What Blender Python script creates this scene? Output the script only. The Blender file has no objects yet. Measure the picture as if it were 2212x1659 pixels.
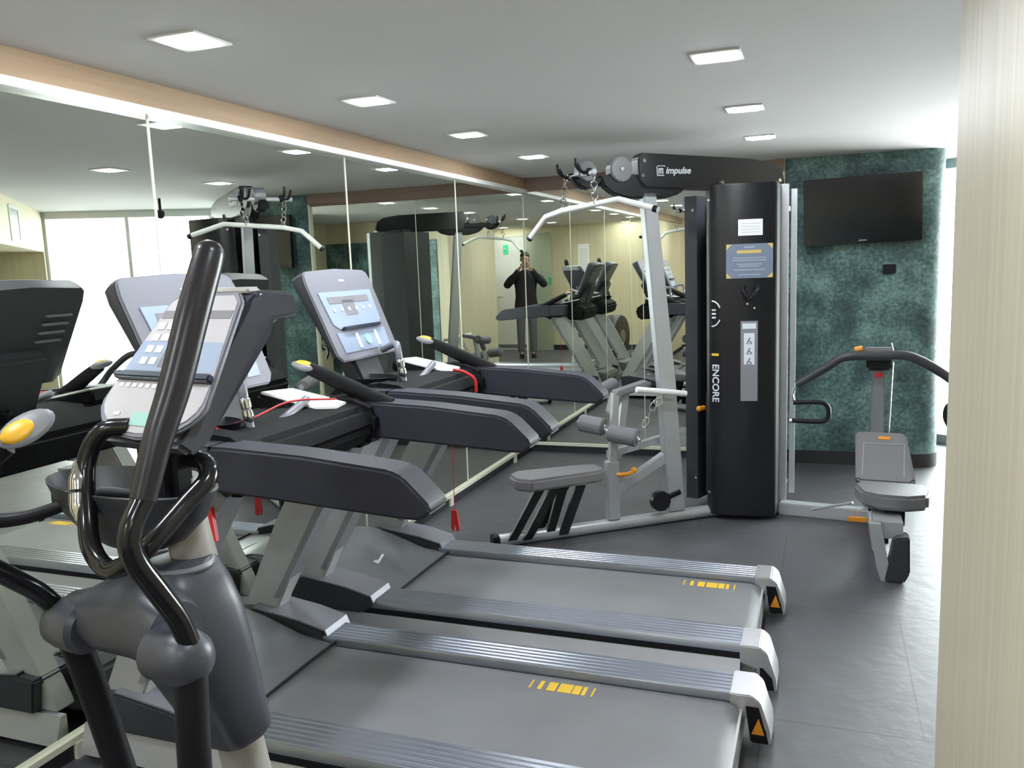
import bpy, bmesh, math, random
from mathutils import Vector, Matrix
random.seed(4)
SC = bpy.context.scene
COL = SC.collection

# ------------------------------------------------------------------ camera
W_PX, H_PX, F_PX = 2212, 1659, 1808.28
YAW, PITCH, ROLL = math.radians(20.4646), math.radians(-8.0082), math.radians(-2.1142)
CAM = Vector((2.3208, 0.0, 1.565))
fw = Vector((-math.sin(YAW)*math.cos(PITCH), math.cos(YAW)*math.cos(PITCH), math.sin(PITCH)))
rt = Vector((math.cos(YAW), math.sin(YAW), 0)); up = rt.cross(fw)
rt2 = math.cos(ROLL)*rt + math.sin(ROLL)*up
up2 = -math.sin(ROLL)*rt + math.cos(ROLL)*up
cd = bpy.data.cameras.new('camera'); cam = bpy.data.objects.new('camera', cd); COL.objects.link(cam)
cd.sensor_width = 36.0; cd.lens = 36.0*F_PX/W_PX; cd.clip_start = 0.02
cam.matrix_world = Matrix(((rt2.x, up2.x, -fw.x, CAM.x), (rt2.y, up2.y, -fw.y, CAM.y), (rt2.z, up2.z, -fw.z, CAM.z), (0, 0, 0, 1)))
SC.camera = cam
# ------------------------------------------------------------------ world, view
wd = bpy.data.worlds.new('daylight'); SC.world = wd; wd.use_nodes = True
bg = wd.node_tree.nodes['Background']; bg.inputs[0].default_value = (0.93, 0.98, 1.0, 1); bg.inputs[1].default_value = 22.0
SC.view_settings.view_transform = 'Standard'; SC.view_settings.look = 'None'
SC.view_settings.exposure = 0.62; SC.view_settings.gamma = 1.0; SC.view_settings.use_curve_mapping = False
LAMP_L = 175.0
try:
    SC.cycles.max_bounces = 14; SC.cycles.glossy_bounces = 10; SC.cycles.diffuse_bounces = 5
    SC.cycles.use_denoising = True; SC.cycles.sample_clamp_indirect = 6.0; SC.cycles.caustics_reflective = True
except Exception: pass

# ------------------------------------------------------------------ materials
def mat(name, col, rough=0.5, metal=0.0, spec=0.5, var=0.0, vscale=8.0, bump=0.0, bscale=60.0, emit=None, estr=0.0, coat=0.0, stretch=(1, 1, 1), detail=3.0):
    m = bpy.data.materials.new(name); m.use_nodes = True; nt = m.node_tree; N = nt.nodes; L = nt.links
    b = N['Principled BSDF']; b.inputs['Base Color'].default_value = (*col, 1); b.inputs['Roughness'].default_value = rough
    b.inputs['Metallic'].default_value = metal; b.inputs['Specular IOR Level'].default_value = spec; b.inputs['Coat Weight'].default_value = coat
    if emit: b.inputs['Emission Color'].default_value = (*emit, 1); b.inputs['Emission Strength'].default_value = estr
    tc = N.new('ShaderNodeTexCoord'); mp = N.new('ShaderNodeMapping'); mp.inputs['Scale'].default_value = stretch
    L.new(tc.outputs['Object'], mp.inputs['Vector'])
    if var == 0: var = 0.06
    n = N.new('ShaderNodeTexNoise'); n.inputs['Scale'].default_value = vscale; n.inputs['Detail'].default_value = detail
    L.new(mp.outputs[0], n.inputs['Vector'])
    r = N.new('ShaderNodeMix'); r.data_type = 'RGBA'
    r.inputs['A'].default_value = (*[c*(1-var) for c in col], 1); r.inputs['B'].default_value = (*[min(1, c*(1+var)) for c in col], 1)
    L.new(n.outputs['Fac'], r.inputs['Factor']); L.new(r.outputs['Result'], b.inputs['Base Color'])
    if bump:
        n2 = N.new('ShaderNodeTexNoise'); n2.inputs['Scale'].default_value = bscale; L.new(mp.outputs[0], n2.inputs['Vector'])
        bp = N.new('ShaderNodeBump'); bp.inputs['Strength'].default_value = bump; bp.inputs['Distance'].default_value = 0.01
        L.new(n2.outputs['Fac'], bp.inputs['Height']); L.new(bp.outputs[0], b.inputs['Normal'])
    return m
def S(r, g, b): return tuple(((c/255)/12.92 if c/255 <= .04045 else ((c/255+.055)/1.055)**2.4) for c in (r, g, b))
M = {}
M['ceiling'] = mat('ceiling_paint', (0.62, 0.60, 0.595), 0.9, var=.03, vscale=3, bump=.05)
M['beige'] = mat('beige_laminate', (0.60, 0.535, 0.36), 0.55, var=.16, vscale=2.2, stretch=(14, 14, .35), detail=6)
M['pillar'] = mat('pale_wood_laminate', (0.60, 0.54, 0.40), 0.45, var=.20, vscale=2.4, stretch=(16, 16, .3), detail=7)
M['band'] = mat('brown_wood_band', (0.37, 0.25, 0.15), 0.6, var=.2, vscale=2, stretch=(1, 1, 20), detail=5)
M['band2'] = mat('red_brown_wood_band', (0.24, 0.165, 0.13), 0.6, var=.2, vscale=2, stretch=(1, 1, 20), detail=5)
M['white_trim'] = mat('white_trim', (0.85, 0.86, 0.84), 0.35)
M['cream'] = mat('cream_trim', (0.72, 0.72, 0.58), 0.4)
M['base'] = mat('black_baseboard', (0.018, 0.018, 0.022), 0.5)
M['white'] = mat('white_paint', (0.86, 0.86, 0.82), 0.5)
M['rubber'] = mat('floor_rubber', (0.055, 0.055, 0.063), 0.54, spec=.85, var=.45, vscale=3.5, bump=.25, bscale=14, detail=8)
def add_seams(m):
    N = m.node_tree.nodes; L = m.node_tree.links; b = N['Principled BSDF']
    tc = N.new('ShaderNodeTexCoord'); mp = N.new('ShaderNodeMapping'); mp.inputs['Location'].default_value = (.35, .2, 0); L.new(tc.outputs['Object'], mp.inputs[0])
    br = N.new('ShaderNodeTexBrick'); br.offset = 0.5; br.inputs['Scale'].default_value = 1; br.inputs['Brick Width'].default_value = 1.0; br.inputs['Row Height'].default_value = 1.0
    br.inputs['Mortar Size'].default_value = .003; br.inputs['Color1'].default_value = br.inputs['Color2'].default_value = (1, 1, 1, 1); br.inputs['Mortar'].default_value = (.35, .35, .35, 1)
    L.new(mp.outputs[0], br.inputs['Vector'])
    src = b.inputs['Base Color'].links[0].from_socket; mx = N.new('ShaderNodeMix'); mx.data_type = 'RGBA'; mx.blend_type = 'MULTIPLY'; mx.inputs['Factor'].default_value = 1
    L.new(src, mx.inputs['A']); L.new(br.outputs['Color'], mx.inputs['B']); L.new(mx.outputs['Result'], b.inputs['Base Color'])
add_seams(M['rubber'])
M['gray'] = mat('grey_plastic', (0.20, 0.20, 0.215), 0.42, var=.05)
M['lgray'] = mat('light_grey_plastic', (0.205, 0.205, 0.24), 0.38, metal=.15)
M['hoodg'] = mat('mid_grey_cover', (0.15, 0.155, 0.17), 0.35)
M['upright'] = mat('silver_painted_upright', (0.45, 0.45, 0.455), 0.42, metal=.25)
M['silver'] = mat('silver_painted_steel', (0.52, 0.54, 0.57), 0.33, metal=.4)
M['chrome'] = mat('chrome', (0.85, 0.86, 0.88), 0.12, metal=1.0)
M['alu'] = mat('ribbed_aluminium', (0.34, 0.37, 0.43), 0.30, metal=.8)
M['alu_cap'] = mat('aluminium_end_cap', (0.62, 0.62, 0.64), 0.35, metal=.6)
M['dark'] = mat('dark_grey_plastic', (0.036, 0.038, 0.046), 0.42, var=.1)
M['pad'] = mat('dark_slate_foam', (0.030, 0.031, 0.043), 0.55, spec=.3, var=.08, bump=.03, bscale=200)
M['black'] = mat('black_plastic', (0.010, 0.010, 0.013), 0.45, spec=.25)
M['grip'] = mat('black_moulded_grip', (0.018, 0.017, 0.020), 0.30, spec=.4)
M['matteblack'] = mat('matte_black_plastic', (0.007, 0.007, 0.008), 0.7, spec=.15)
M['gloss'] = mat('black_gloss', (0.008, 0.008, 0.010), 0.16)
M['shroud'] = mat('black_shroud', (0.009, 0.009, 0.012), 0.30)
M['vinyl'] = mat('grey_vinyl', (0.17, 0.165, 0.175), 0.45, var=.05, bump=.05, bscale=150)
M['foam'] = mat('grey_foam', (0.17, 0.165, 0.18), 0.75, var=.05)
M['belt'] = mat('treadmill_belt', (0.165, 0.167, 0.180), 0.55, var=.14, vscale=5, bump=.1, bscale=300)
M['hood'] = mat('slate_cover', (0.055, 0.058, 0.075), 0.38, var=.06)
M['beigegrey'] = mat('warm_grey_mast', (0.40, 0.385, 0.36), 0.4)
M['screen'] = mat('pale_blue_overlay', (0.33, 0.40, 0.53), 0.28, var=.08, vscale=14)
M['screen2'] = mat('pale_pink_overlay', (0.52, 0.50, 0.52), 0.28, var=.06)
M['lcd'] = mat('lcd', (0.26, 0.25, 0.27), 0.2)
M['mint'] = mat('mint_key', (0.35, 0.62, 0.55), 0.3)
M['blueline'] = mat('navy_ledge', (0.02, 0.03, 0.06), 0.3)
M['key'] = mat('white_key', (0.80, 0.84, 0.88), 0.3)
M['yellow'] = mat('yellow_button', (0.85, 0.46, 0.02), 0.4)
M['ymark'] = mat('yellow_marking', (0.80, 0.52, 0.03), 0.6)
M['orange'] = mat('orange_plastic', (0.80, 0.30, 0.02), 0.4)
M['red'] = mat('red_plastic', (0.55, 0.02, 0.02), 0.4)
M['paper'] = mat('white_paper', (0.88, 0.89, 0.87), 0.5)
M['sheet'] = mat('white_tray_liner', (0.93, 0.93, 0.90), 0.3)
M['sign'] = mat('slate_sign', (0.17, 0.21, 0.29), 0.45, var=.06)
M['gold'] = mat('gold_print', (0.65, 0.47, 0.14), 0.45)
M['print'] = mat('pale_print', (0.33, 0.38, 0.46), 0.5)
M['ink'] = mat('ink', (0.03, 0.03, 0.04), 0.6)
M['green'] = mat('green_print', (0.03, 0.42, 0.20), 0.5)
M['label'] = mat('grey_label', (0.25, 0.25, 0.28), 0.5)
M['jacket'] = mat('black_cloth', (0.012, 0.011, 0.015), 0.85, bump=.2)
M['trouser'] = mat('grey_cloth', (0.12, 0.115, 0.14), 0.85, bump=.2)
M['skin'] = mat('skin', (0.42, 0.24, 0.17), 0.5)
M['hair'] = mat('dark_hair', (0.015, 0.012, 0.01), 0.6)
M['lamp'] = mat('lamp_diffuser', (1, 1, 1), 0.5, emit=(0.90, 0.95, 1.0), estr=LAMP_L)
M['frame_w'] = mat('window_frame_metal', (0.72, 0.73, 0.72), 0.4, metal=.4)
def teal_mat():
    m = bpy.data.materials.new('teal_mottled_wall'); m.use_nodes = True; nt = m.node_tree; N = nt.nodes; L = nt.links
    b = N['Principled BSDF']; b.inputs['Roughness'].default_value = .55
    tc = N.new('ShaderNodeTexCoord')
    n1 = N.new('ShaderNodeTexNoise'); n1.inputs['Scale'].default_value = 38; n1.inputs['Detail'].default_value = 9; n1.inputs['Roughness'].default_value = .7
    n2 = N.new('ShaderNodeTexNoise'); n2.inputs['Scale'].default_value = 4.5; n2.inputs['Detail'].default_value = 5
    L.new(tc.outputs['Object'], n1.inputs['Vector']); L.new(tc.outputs['Object'], n2.inputs['Vector'])
    ad = N.new('ShaderNodeMath'); ad.operation = 'ADD'; L.new(n1.outputs['Fac'], ad.inputs[0]); L.new(n2.outputs['Fac'], ad.inputs[1])
    cr = N.new('ShaderNodeValToRGB'); e = cr.color_ramp.elements
    e[0].position = .36; e[0].color = (.012, .026, .030, 1); e[1].position = .66; e[1].color = (.22, .36, .35, 1)
    k = cr.color_ramp.elements.new(.5); k.color = (.055, .115, .120, 1)
    dv = N.new('ShaderNodeMath'); dv.operation = 'MULTIPLY'; dv.inputs[1].default_value = .5
    L.new(ad.outputs[0], dv.inputs[0]); L.new(dv.outputs[0], cr.inputs[0]); L.new(cr.outputs[0], b.inputs['Base Color'])
    return m
M['teal'] = teal_mat()
def mirror_mat():
    m = bpy.data.materials.new('mirror_silvering'); m.use_nodes = True; N = m.node_tree.nodes; L = m.node_tree.links
    b = N['Principled BSDF']; b.inputs['Metallic'].default_value = 1; b.inputs['Roughness'].default_value = 0.0
    b.inputs['Base Color'].default_value = (0.84, 0.87, 0.80, 1)
    return m
M['mirror'] = mirror_mat()
def glass_mat(name, tint, a):
    m = bpy.data.materials.new(name); m.use_nodes = True; N = m.node_tree.nodes; L = m.node_tree.links
    o = N['Material Output']; N.remove(N['Principled BSDF'])
    t = N.new('ShaderNodeBsdfTransparent'); t.inputs[0].default_value = (*tint, 1)
    g = N.new('ShaderNodeBsdfGlossy'); g.inputs['Roughness'].default_value = .02
    d = N.new('ShaderNodeBsdfDiffuse'); d.inputs[0].default_value = (*tint, 1)
    mx = N.new('ShaderNodeMixShader'); mx.inputs[0].default_value = a; L.new(t.outputs[0], mx.inputs[1]); L.new(d.outputs[0], mx.inputs[2])
    fr = N.new('ShaderNodeFresnel'); fr.inputs[0].default_value = 1.45
    m2 = N.new('ShaderNodeMixShader'); L.new(fr.outputs[0], m2.inputs[0]); L.new(mx.outputs[0], m2.inputs[1]); L.new(g.outputs[0], m2.inputs[2])
    L.new(m2.outputs[0], o.inputs[0]); return m
M['glass'] = glass_mat('window_glass', (.97, .99, .98), 0.0)
M['frost'] = glass_mat('green_frosted_glass', (.60, .66, .52), .55)

# ------------------------------------------------------------------ mesh helpers
V = Vector
class B:
    """collects shapes into one mesh"""
    def __init__(s): s.bm = bmesh.new()
    def box(s, lo, hi, mtx=None, bev=0):
        t = bmesh.new(); bmesh.ops.create_cube(t, size=1)
        lo, hi = V(lo), V(hi); c = (lo+hi)/2; d = hi-lo
        for v in t.verts: v.co = V((v.co.x*d.x, v.co.y*d.y, v.co.z*d.z))+c
        return s._add(t, mtx, bev)
    def prism(s, pts, fn, w0, w1, bev=0, n=1, mtx=None, taper=None):
        """polygon pts (u,v) extruded from w0 to w1; fn(u,v,w)->xyz"""
        t = bmesh.new(); k = len(pts)
        A = [t.verts.new(fn(u, v, w0)) for u, v in pts]; Bv = [t.verts.new(fn(u, v, w1)) for u, v in pts]
        t.faces.new(A); t.faces.new(Bv[::-1])
        for i in range(k): t.faces.new((A[i], Bv[i], Bv[(i+1) % k], A[(i+1) % k]))
        bmesh.ops.recalc_face_normals(t, faces=t.faces)
        return s._add(t, mtx, bev, n)
    def tube(s, pts, r, seg=12, smooth=6, closed=False, flat=1.0, rs=None, mtx=None, caps=True):
        P = [V(p) for p in pts]; R = list(rs) if rs else [r]*len(P)
        if smooth > 1 and len(P) > 2: P, R = spline(P, R, smooth, closed)
        t = bmesh.new(); rings = []; n = len(P); prev = None
        for i in range(n):
            a = P[i-1] if (i > 0 or closed) else P[i]; b = P[(i+1) % n] if (i < n-1 or closed) else P[i]
            T = (b-a).normalized()
            if prev is None:
                h = V((0, 0, 1)) if abs(T.z) < .9 else V((1, 0, 0)); U = T.cross(h).normalized()
            else: U = (prev - T*prev.dot(T)).normalized()
            prev = U; Q = T.cross(U)
            rings.append([t.verts.new(P[i]+R[i]*(math.cos(2*math.pi*k/seg)*U+flat*math.sin(2*math.pi*k/seg)*Q)) for k in range(seg)])
        m = n if closed else n-1
        for i in range(m):
            for k in range(seg): t.faces.new((rings[i][k], rings[i][(k+1) % seg], rings[(i+1) % n][(k+1) % seg], rings[(i+1) % n][k]))
        if not closed and caps: t.faces.new(rings[0][::-1]); t.faces.new(rings[-1])
        bmesh.ops.recalc_face_normals(t, faces=t.faces)
        return s._add(t, mtx)
    def cyl(s, a, b, r, seg=20, r2=None, mtx=None, bev=0):
        a, b = V(a), V(b); t = bmesh.new(); T = (b-a).normalized(); h = V((0, 0, 1)) if abs(T.z) < .9 else V((1, 0, 0))
        U = T.cross(h).normalized(); Q = T.cross(U); r2 = r if r2 is None else r2
        A = [t.verts.new(a+r*(math.cos(2*math.pi*k/seg)*U+math.sin(2*math.pi*k/seg)*Q)) for k in range(seg)]
        C2 = [t.verts.new(b+r2*(math.cos(2*math.pi*k/seg)*U+math.sin(2*math.pi*k/seg)*Q)) for k in range(seg)]
        t.faces.new(A); t.faces.new(C2[::-1])
        for k in range(seg): t.faces.new((A[k], C2[k], C2[(k+1) % seg], A[(k+1) % seg]))
        bmesh.ops.recalc_face_normals(t, faces=t.faces)
        return s._add(t, mtx, bev)
    def ball(s, c, rad, mtx=None, seg=20):
        t = bmesh.new(); bmesh.ops.create_uvsphere(t, u_segments=seg, v_segments=seg//2, radius=1)
        rad = rad if hasattr(rad, '__len__') else (rad,)*3
        for v in t.verts: v.co = V((v.co.x*rad[0]+c[0], v.co.y*rad[1]+c[1], v.co.z*rad[2]+c[2]))
        return s._add(t, mtx)
    def loft(s, rings, caps=True, closed_v=False):
        t = bmesh.new(); R = [[t.verts.new(p) for p in r] for r in rings]; k = len(R[0])
        for i in range(len(R)-1):
            for j in range(k): t.faces.new((R[i][j], R[i][(j+1) % k], R[i+1][(j+1) % k], R[i+1][j]))
        if caps: t.faces.new(R[0][::-1]); t.faces.new(R[-1])
        bmesh.ops.recalc_face_normals(t, faces=t.faces)
        return s._add(t)
    def _add(s, t, mtx=None, bev=0, n=2):
        if bev:
            bmesh.ops.bevel(t, geom=list(t.edges), offset=bev, segments=3 if bev > .02 else 2, affect='EDGES', clamp_overlap=True)
        if mtx is not None: t.transform(mtx)
        me = bpy.data.meshes.new('tmp'); t.to_mesh(me); t.free(); s.bm.from_mesh(me); bpy.data.meshes.remove(me); return s
    def out(s, name, m, parent=None, label=None, smooth=True, ang=38):
        me = bpy.data.meshes.new(name)
        bmesh.ops.recalc_face_normals(s.bm, faces=s.bm.faces) if False else None
        if smooth:
            for f in s.bm.faces: f.smooth = True
            for e in s.bm.edges:
                if len(e.link_faces) == 2 and e.calc_face_angle(0) > math.radians(ang): e.smooth = False
        s.bm.to_mesh(me); s.bm.free(); me.materials.append(M[m] if isinstance(m, str) else m)
        o = bpy.data.objects.new(name, me); COL.objects.link(o)
        if parent: o.parent = parent
        if label: o['label'] = label
        return o
def spline(P, R, k, closed):
    n = len(P); O = []; Q = []
    m = n if closed else n-1
    for i in range(m):
        p0 = P[i-1] if (i > 0 or closed) else P[0]*2-P[1]; p1 = P[i]; p2 = P[(i+1) % n]
        p3 = P[(i+2) % n] if (i < n-2 or closed) else P[-1]*2-P[-2]
        for j in range(k):
            t = j/k
            O.append(.5*((2*p1)+(p2-p0)*t+(2*p0-5*p1+4*p2-p3)*t*t+(3*p1-p0-3*p2+p3)*t**3)); Q.append(R[i]*(1-t)+R[(i+1) % n]*t)
    if not closed: O.append(P[-1]); Q.append(R[-1])
    return O, Q
def tag(o, label, cat, group=None):
    o['label'] = label; o['category'] = cat
    if group: o['group'] = group
    return o
def thing(name, label, cat, loc=(0, 0, 0), rz=0, group=None):
    o = bpy.data.objects.new(name, None); o.empty_display_size = .1; COL.objects.link(o); o.location = loc; o.rotation_euler = (0, 0, rz)
    return tag(o, label, cat, group)
def struct(o): o['kind'] = 'structure'; return o
def dup(root, loc, rz, label, group=None):
    def cp(o, par):
        c = o.copy(); COL.objects.link(c); c.parent = par
        for ch in o.children: cp(ch, c)
        return c
    r = cp(root, None); r.location = loc; r.rotation_euler = (0, 0, rz); r['label'] = label
    if group: r['group'] = group
    return r
def text_mesh(name, body, size, m, mtx, parent, depth=.0012, shear=0, bold=0, label=None):
    c = bpy.data.curves.new(name, 'FONT'); c.body = body; c.size = size; c.extrude = depth; c.shear = shear; c.offset = bold
    c.align_x = 'CENTER'; c.align_y = 'CENTER'; c.resolution_u = 4
    t = bpy.data.objects.new('t', c); COL.objects.link(t); bpy.context.view_layer.update()
    me = bpy.data.meshes.new_from_object(t.evaluated_get(bpy.context.evaluated_depsgraph_get())); COL.objects.unlink(t); bpy.data.objects.remove(t)
    me.transform(mtx); me.materials.clear(); me.materials.append(M[m]); me.name = name
    o = bpy.data.objects.new(name, me); COL.objects.link(o); o.parent = parent
    if label: o['label'] = label
    return o
def basis(o, x, y, z):
    """matrix with columns x,y,z and origin o"""
    x, y, z, o = V(x).normalized(), V(y).normalized(), V(z).normalized(), V(o)
    return Matrix(((x.x, y.x, z.x, o.x), (x.y, y.y, z.y, o.y), (x.z, y.z, z.z, o.z), (0, 0, 0, 1)))
XY = lambda u, v, w: (u, v, w)
XZ = lambda u, v, w: (u, w, v)      # polygon in x,z extruded along y
YZ = lambda u, v, w: (w, u, v)
def wall(name, a, b, z0, z1, th, m, side=1):
    """vertical slab from a to b; thickness th on the right-hand side (side=1) of a->b"""
    a, b = V((a[0], a[1], 0)), V((b[0], b[1], 0)); d = (b-a).normalized(); n = V((d.y, -d.x, 0))*side
    q = [a, b, b+n*th, a+n*th]
    return struct(B().prism([(p.x, p.y) for p in q], XY, z0, z1).out(name, m))

# ================================================================== ROOM
D = 6.6195; ZC = 2.268; ZM = 2.165
struct(B().prism([(-.25, -1.85), (5.9, -1.85), (5.9, 8.2), (-.25, 8.2)], XY, -.12, 0).out('floor', 'rubber'))
struct(B().prism([(-.25, -1.85), (5.9, -1.85), (5.9, 8.2), (-.25, 8.2)], XY, ZC, ZC+.12).out('ceiling', 'ceiling'))
wall('wall_left', (0, -1.75), (0, D+.15), 0, ZC, .2, 'beige', -1)
wall('wall_behind', (-.2, -1.6), (4.2, -1.6), 0, ZC, .2, 'beige', 1)
wall('wall_back', (0, D), (2.05, D), 0, ZC, .2, 'beige', -1)
# rounded teal wall carrying the television
def rounded(x0, x1, y0, y1, r):
    p = [(x0, y1), (x0, y0)]
    for k in range(9):
        a = -math.pi/2+k*math.pi/16
        p.append((x1-r+r*math.cos(a), y0+r+r*math.sin(a)))
    p.append((x1, y1)); return p
struct(B().prism(rounded(2.05, 3.125, D-.012, 7.9, .15), XY, 0.10, ZC).out('wall_back_teal', 'teal'))
struct(B().prism(rounded(2.05, 3.132, D-.020, 7.9, .155), XY, 0, .10).out('baseboard_teal', 'base'))
# glazed corner
G0, G1 = V((3.0, 7.75, 0)), V((5.08, 6.42, 0)); gd = (G1-G0).normalized(); gn = V((gd.y, -gd.x, 0))
gl = (G1-G0).length
def G(u, w): return G0+gd*u+gn*w
def gbox(b, u0, u1, w0, w1, z0, z1): 
    q = [G(u0, w0), G(u1, w0), G(u1, w1), G(u0, w1)]; b.prism([(p.x, p.y) for p in q], XY, z0, z1); return b
win = struct(gbox(B(), 0, gl, 0, .05, 2.20, ZC).out('window_1', 'frame_w'))
fr = B(); gbox(fr, 0, gl, 0, .05, 0, .07)
for u in (0, .82, 1.64, gl-.05): gbox(fr, u, u+.035, 0, .05, .07, 2.2)
fr.out('window_frame', 'frame_w', win)
for u in (.04, .86, 1.68): gbox(B(), u, u+.78, .02, .028, .07, 2.2).out('glass_pane', 'glass', win)
# oblique niche wall with bulkhead on the window side
P0, P1 = V((3.45, 4.61, 0)), V((5.07, 6.43, 0)); pd = (P1-P0).normalized(); pn = V((pd.y, -pd.x, 0)); PLn = (P1-P0).length
def Pq(u, w): return P0+pd*u+pn*w
def pbox(u0, u1, w0, w1, z0, z1):
    q = [Pq(u0, w0), Pq(u1, w0), Pq(u1, w1), Pq(u0, w1)]; return B().prism([(p.x, p.y) for p in q], XY, z0, z1)
struct(pbox(0, PLn-.16, 0, .62, 1.875, ZC).out('wall_right_bulkhead', 'beige'))
struct(pbox(PLn-.16, PLn+.1, -.0, .75, 0, ZC).out('wall_right_pier', 'beige'))
struct(pbox(-.1, PLn-.16, .62, .75, 0, ZC).out('wall_right_niche', 'beige'))
wall('wall_right_side', (3.83, 4.2), (4.75, 3.5), 0, ZC, .1, 'beige', 1) if False else None
wall('wall_right_return', (3.83, 4.19), (4.6, 3.4), 0, ZC, .12, 'beige', -1)
wall('wall_right', (4.6, 3.45), (4.6, 2.2), 0, ZC, .12, 'beige', -1)
# near right block: pale laminate wall beside the camera
struct(B().prism([(2.625, .57), (4.72, .57), (4.72, 2.36), (2.625, 2.36)], XY, 0, ZC).out('wall_right_near', 'pillar'))
struct(B().box((2.80, 2.36, 0), (4.6, 2.385, 1.98)).out('wall_right_teal_panel', 'teal'))
wall('wall_right_corridor', (4.0, .6), (4.0, -1.6), 0, ZC, .12, 'beige', -1)
# bands, trims, baseboards
struct(B().box((0, -1.6, 2.178), (.035, D, ZC)).out('trim_1', 'band'))
struct(B().box((0.035, D-.035, 2.178), (2.05, D, ZC)).out('trim_2', 'band2'))
struct(B().box((0, 1.14, 2.150), (.05, D, 2.178)).out('trim_3', 'white_trim'))
struct(B().box((0.05, D-.018, 2.160), (2.05, D, 2.178)).out('trim_4', 'band2'))
bt = B(); bt.box((0, 1.10, .056), (.026, D, .078))
for y in (1.9, 2.9, 3.9, 4.9, 6.15): bt.box((.0, y, .0), (.030, y+.045, .056))
struct(bt.out('trim_5', 'cream'))
struct(B().box((.026, D-.022, .056), (2.05, D, .078)).out('trim_6', 'cream'))
struct(B().box((0, -1.6, 0), (.015, D, .056)).out('baseboard_left', 'base'))
struct(B().box((.015, D-.014, 0), (2.05, D, .056)).out('baseboard_back', 'base'))
struct(B().box((.015, -1.6, 0), (2.86, -1.585, .09)).out('baseboard_behind', 'base'))
# mirrors
ys = [1.14, 2.508, 3.86, 5.25, D-.004]
pos = ['nearest the camera behind the cross trainer', 'behind the nearer treadmill', 'behind the farther treadmill console', 'next to the room corner']
for i in range(4):
    o = B().box((.0, ys[i]+.002, .078), (.006, ys[i+1]-.002, 2.150)).out('wall_mirror', 'mirror', smooth=False)
    tag(o, 'tall frameless mirror panel on the left wall, '+pos[i], 'mirror', 'mirror panels on the left wall')
for i, (a, b) in enumerate(((.010, .988), (.992, 2.04))):
    o = B().box((a, D-.006, .078), (b, D, 2.160)).out('wall_mirror', 'mirror', smooth=False)
    tag(o, ['mirror panel on the back wall meeting the mirrored left wall in the corner', 'mirror panel on the back wall between the seam and the teal wall'][i], 'mirror', 'mirror panels on the back wall')
sm = B()
for y in ys[:-1]: sm.box((.006, y-.005, .078), (.0085, y+.005, 2.150))
sm.box((.0, D-.010, .078), (.010, D, 2.160)); 
struct(sm.out('trim_7', 'cream'))
struct(B().box((.988, D-.0085, .078), (.993, D-.006, 2.16)).box((2.036, D-.03, .0), (2.052, D, ZC)).out('trim_8', 'cream'))

# ceiling lights
def downlight(x, y, label):
    t = thing('ceiling_downlight', label, 'light', (x, y, ZC), 0, 'recessed ceiling downlights')
    b = B()
    for (a0, b0, a1, b1) in ((-.085, -.085, .085, -.06), (-.085, .06, .085, .085), (-.085, -.06, -.06, .06), (.06, -.06, .085, .06)):
        b.box((a0, b0, -.006), (a1, b1, 0))
    b.out('frame', 'white', t)
    B().box((-.060, -.060, -.009), (.060, .060, -.001), bev=.003).out('diffuser', 'lamp', t)
    return t
row1 = ['in the row by the mirrored wall, first and largest', 'in the row by the mirrored wall, second from the camera', 'in the row by the mirrored wall, third from the camera', 'in the row by the mirrored wall, farthest, near the corner']
dl = downlight(.5385, 2.137, 'square recessed downlight '+row1[0])
for y, l in zip((3.192, 4.243, 5.316), row1[1:]): dup(dl, (.5385, y, ZC), 0, 'square recessed downlight '+l)
row2 = ['in the middle row, nearest the camera, above the bare ceiling', 'in the middle row, second from the camera', 'in the middle row, farthest, above the black gym tower']
for y, l in zip((3.133, 4.258, 5.308), row2): dup(dl, (1.963, y, ZC), 0, 'square recessed downlight '+l)
for x, y, l in ((.5385, 1.07, 'over the cross trainer, seen only in the mirrors'), (.5385, 0.0, 'near the left wall beside the photographer, seen only in the mirrors'),
                (.93, -1.44, 'close to the beige wall behind, throwing a bright scallop on it'), (1.963, 1.07, 'just ahead of the photographer, seen only in the mirrors'),
                (1.963, -.4, 'above and left of the photographer, seen only in the mirrors'), (3.15, -1.25, 'in front of the white door, seen only in the mirrors')):
    dup(dl, (x, y, ZC), 0, 'square recessed downlight '+l)

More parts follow.
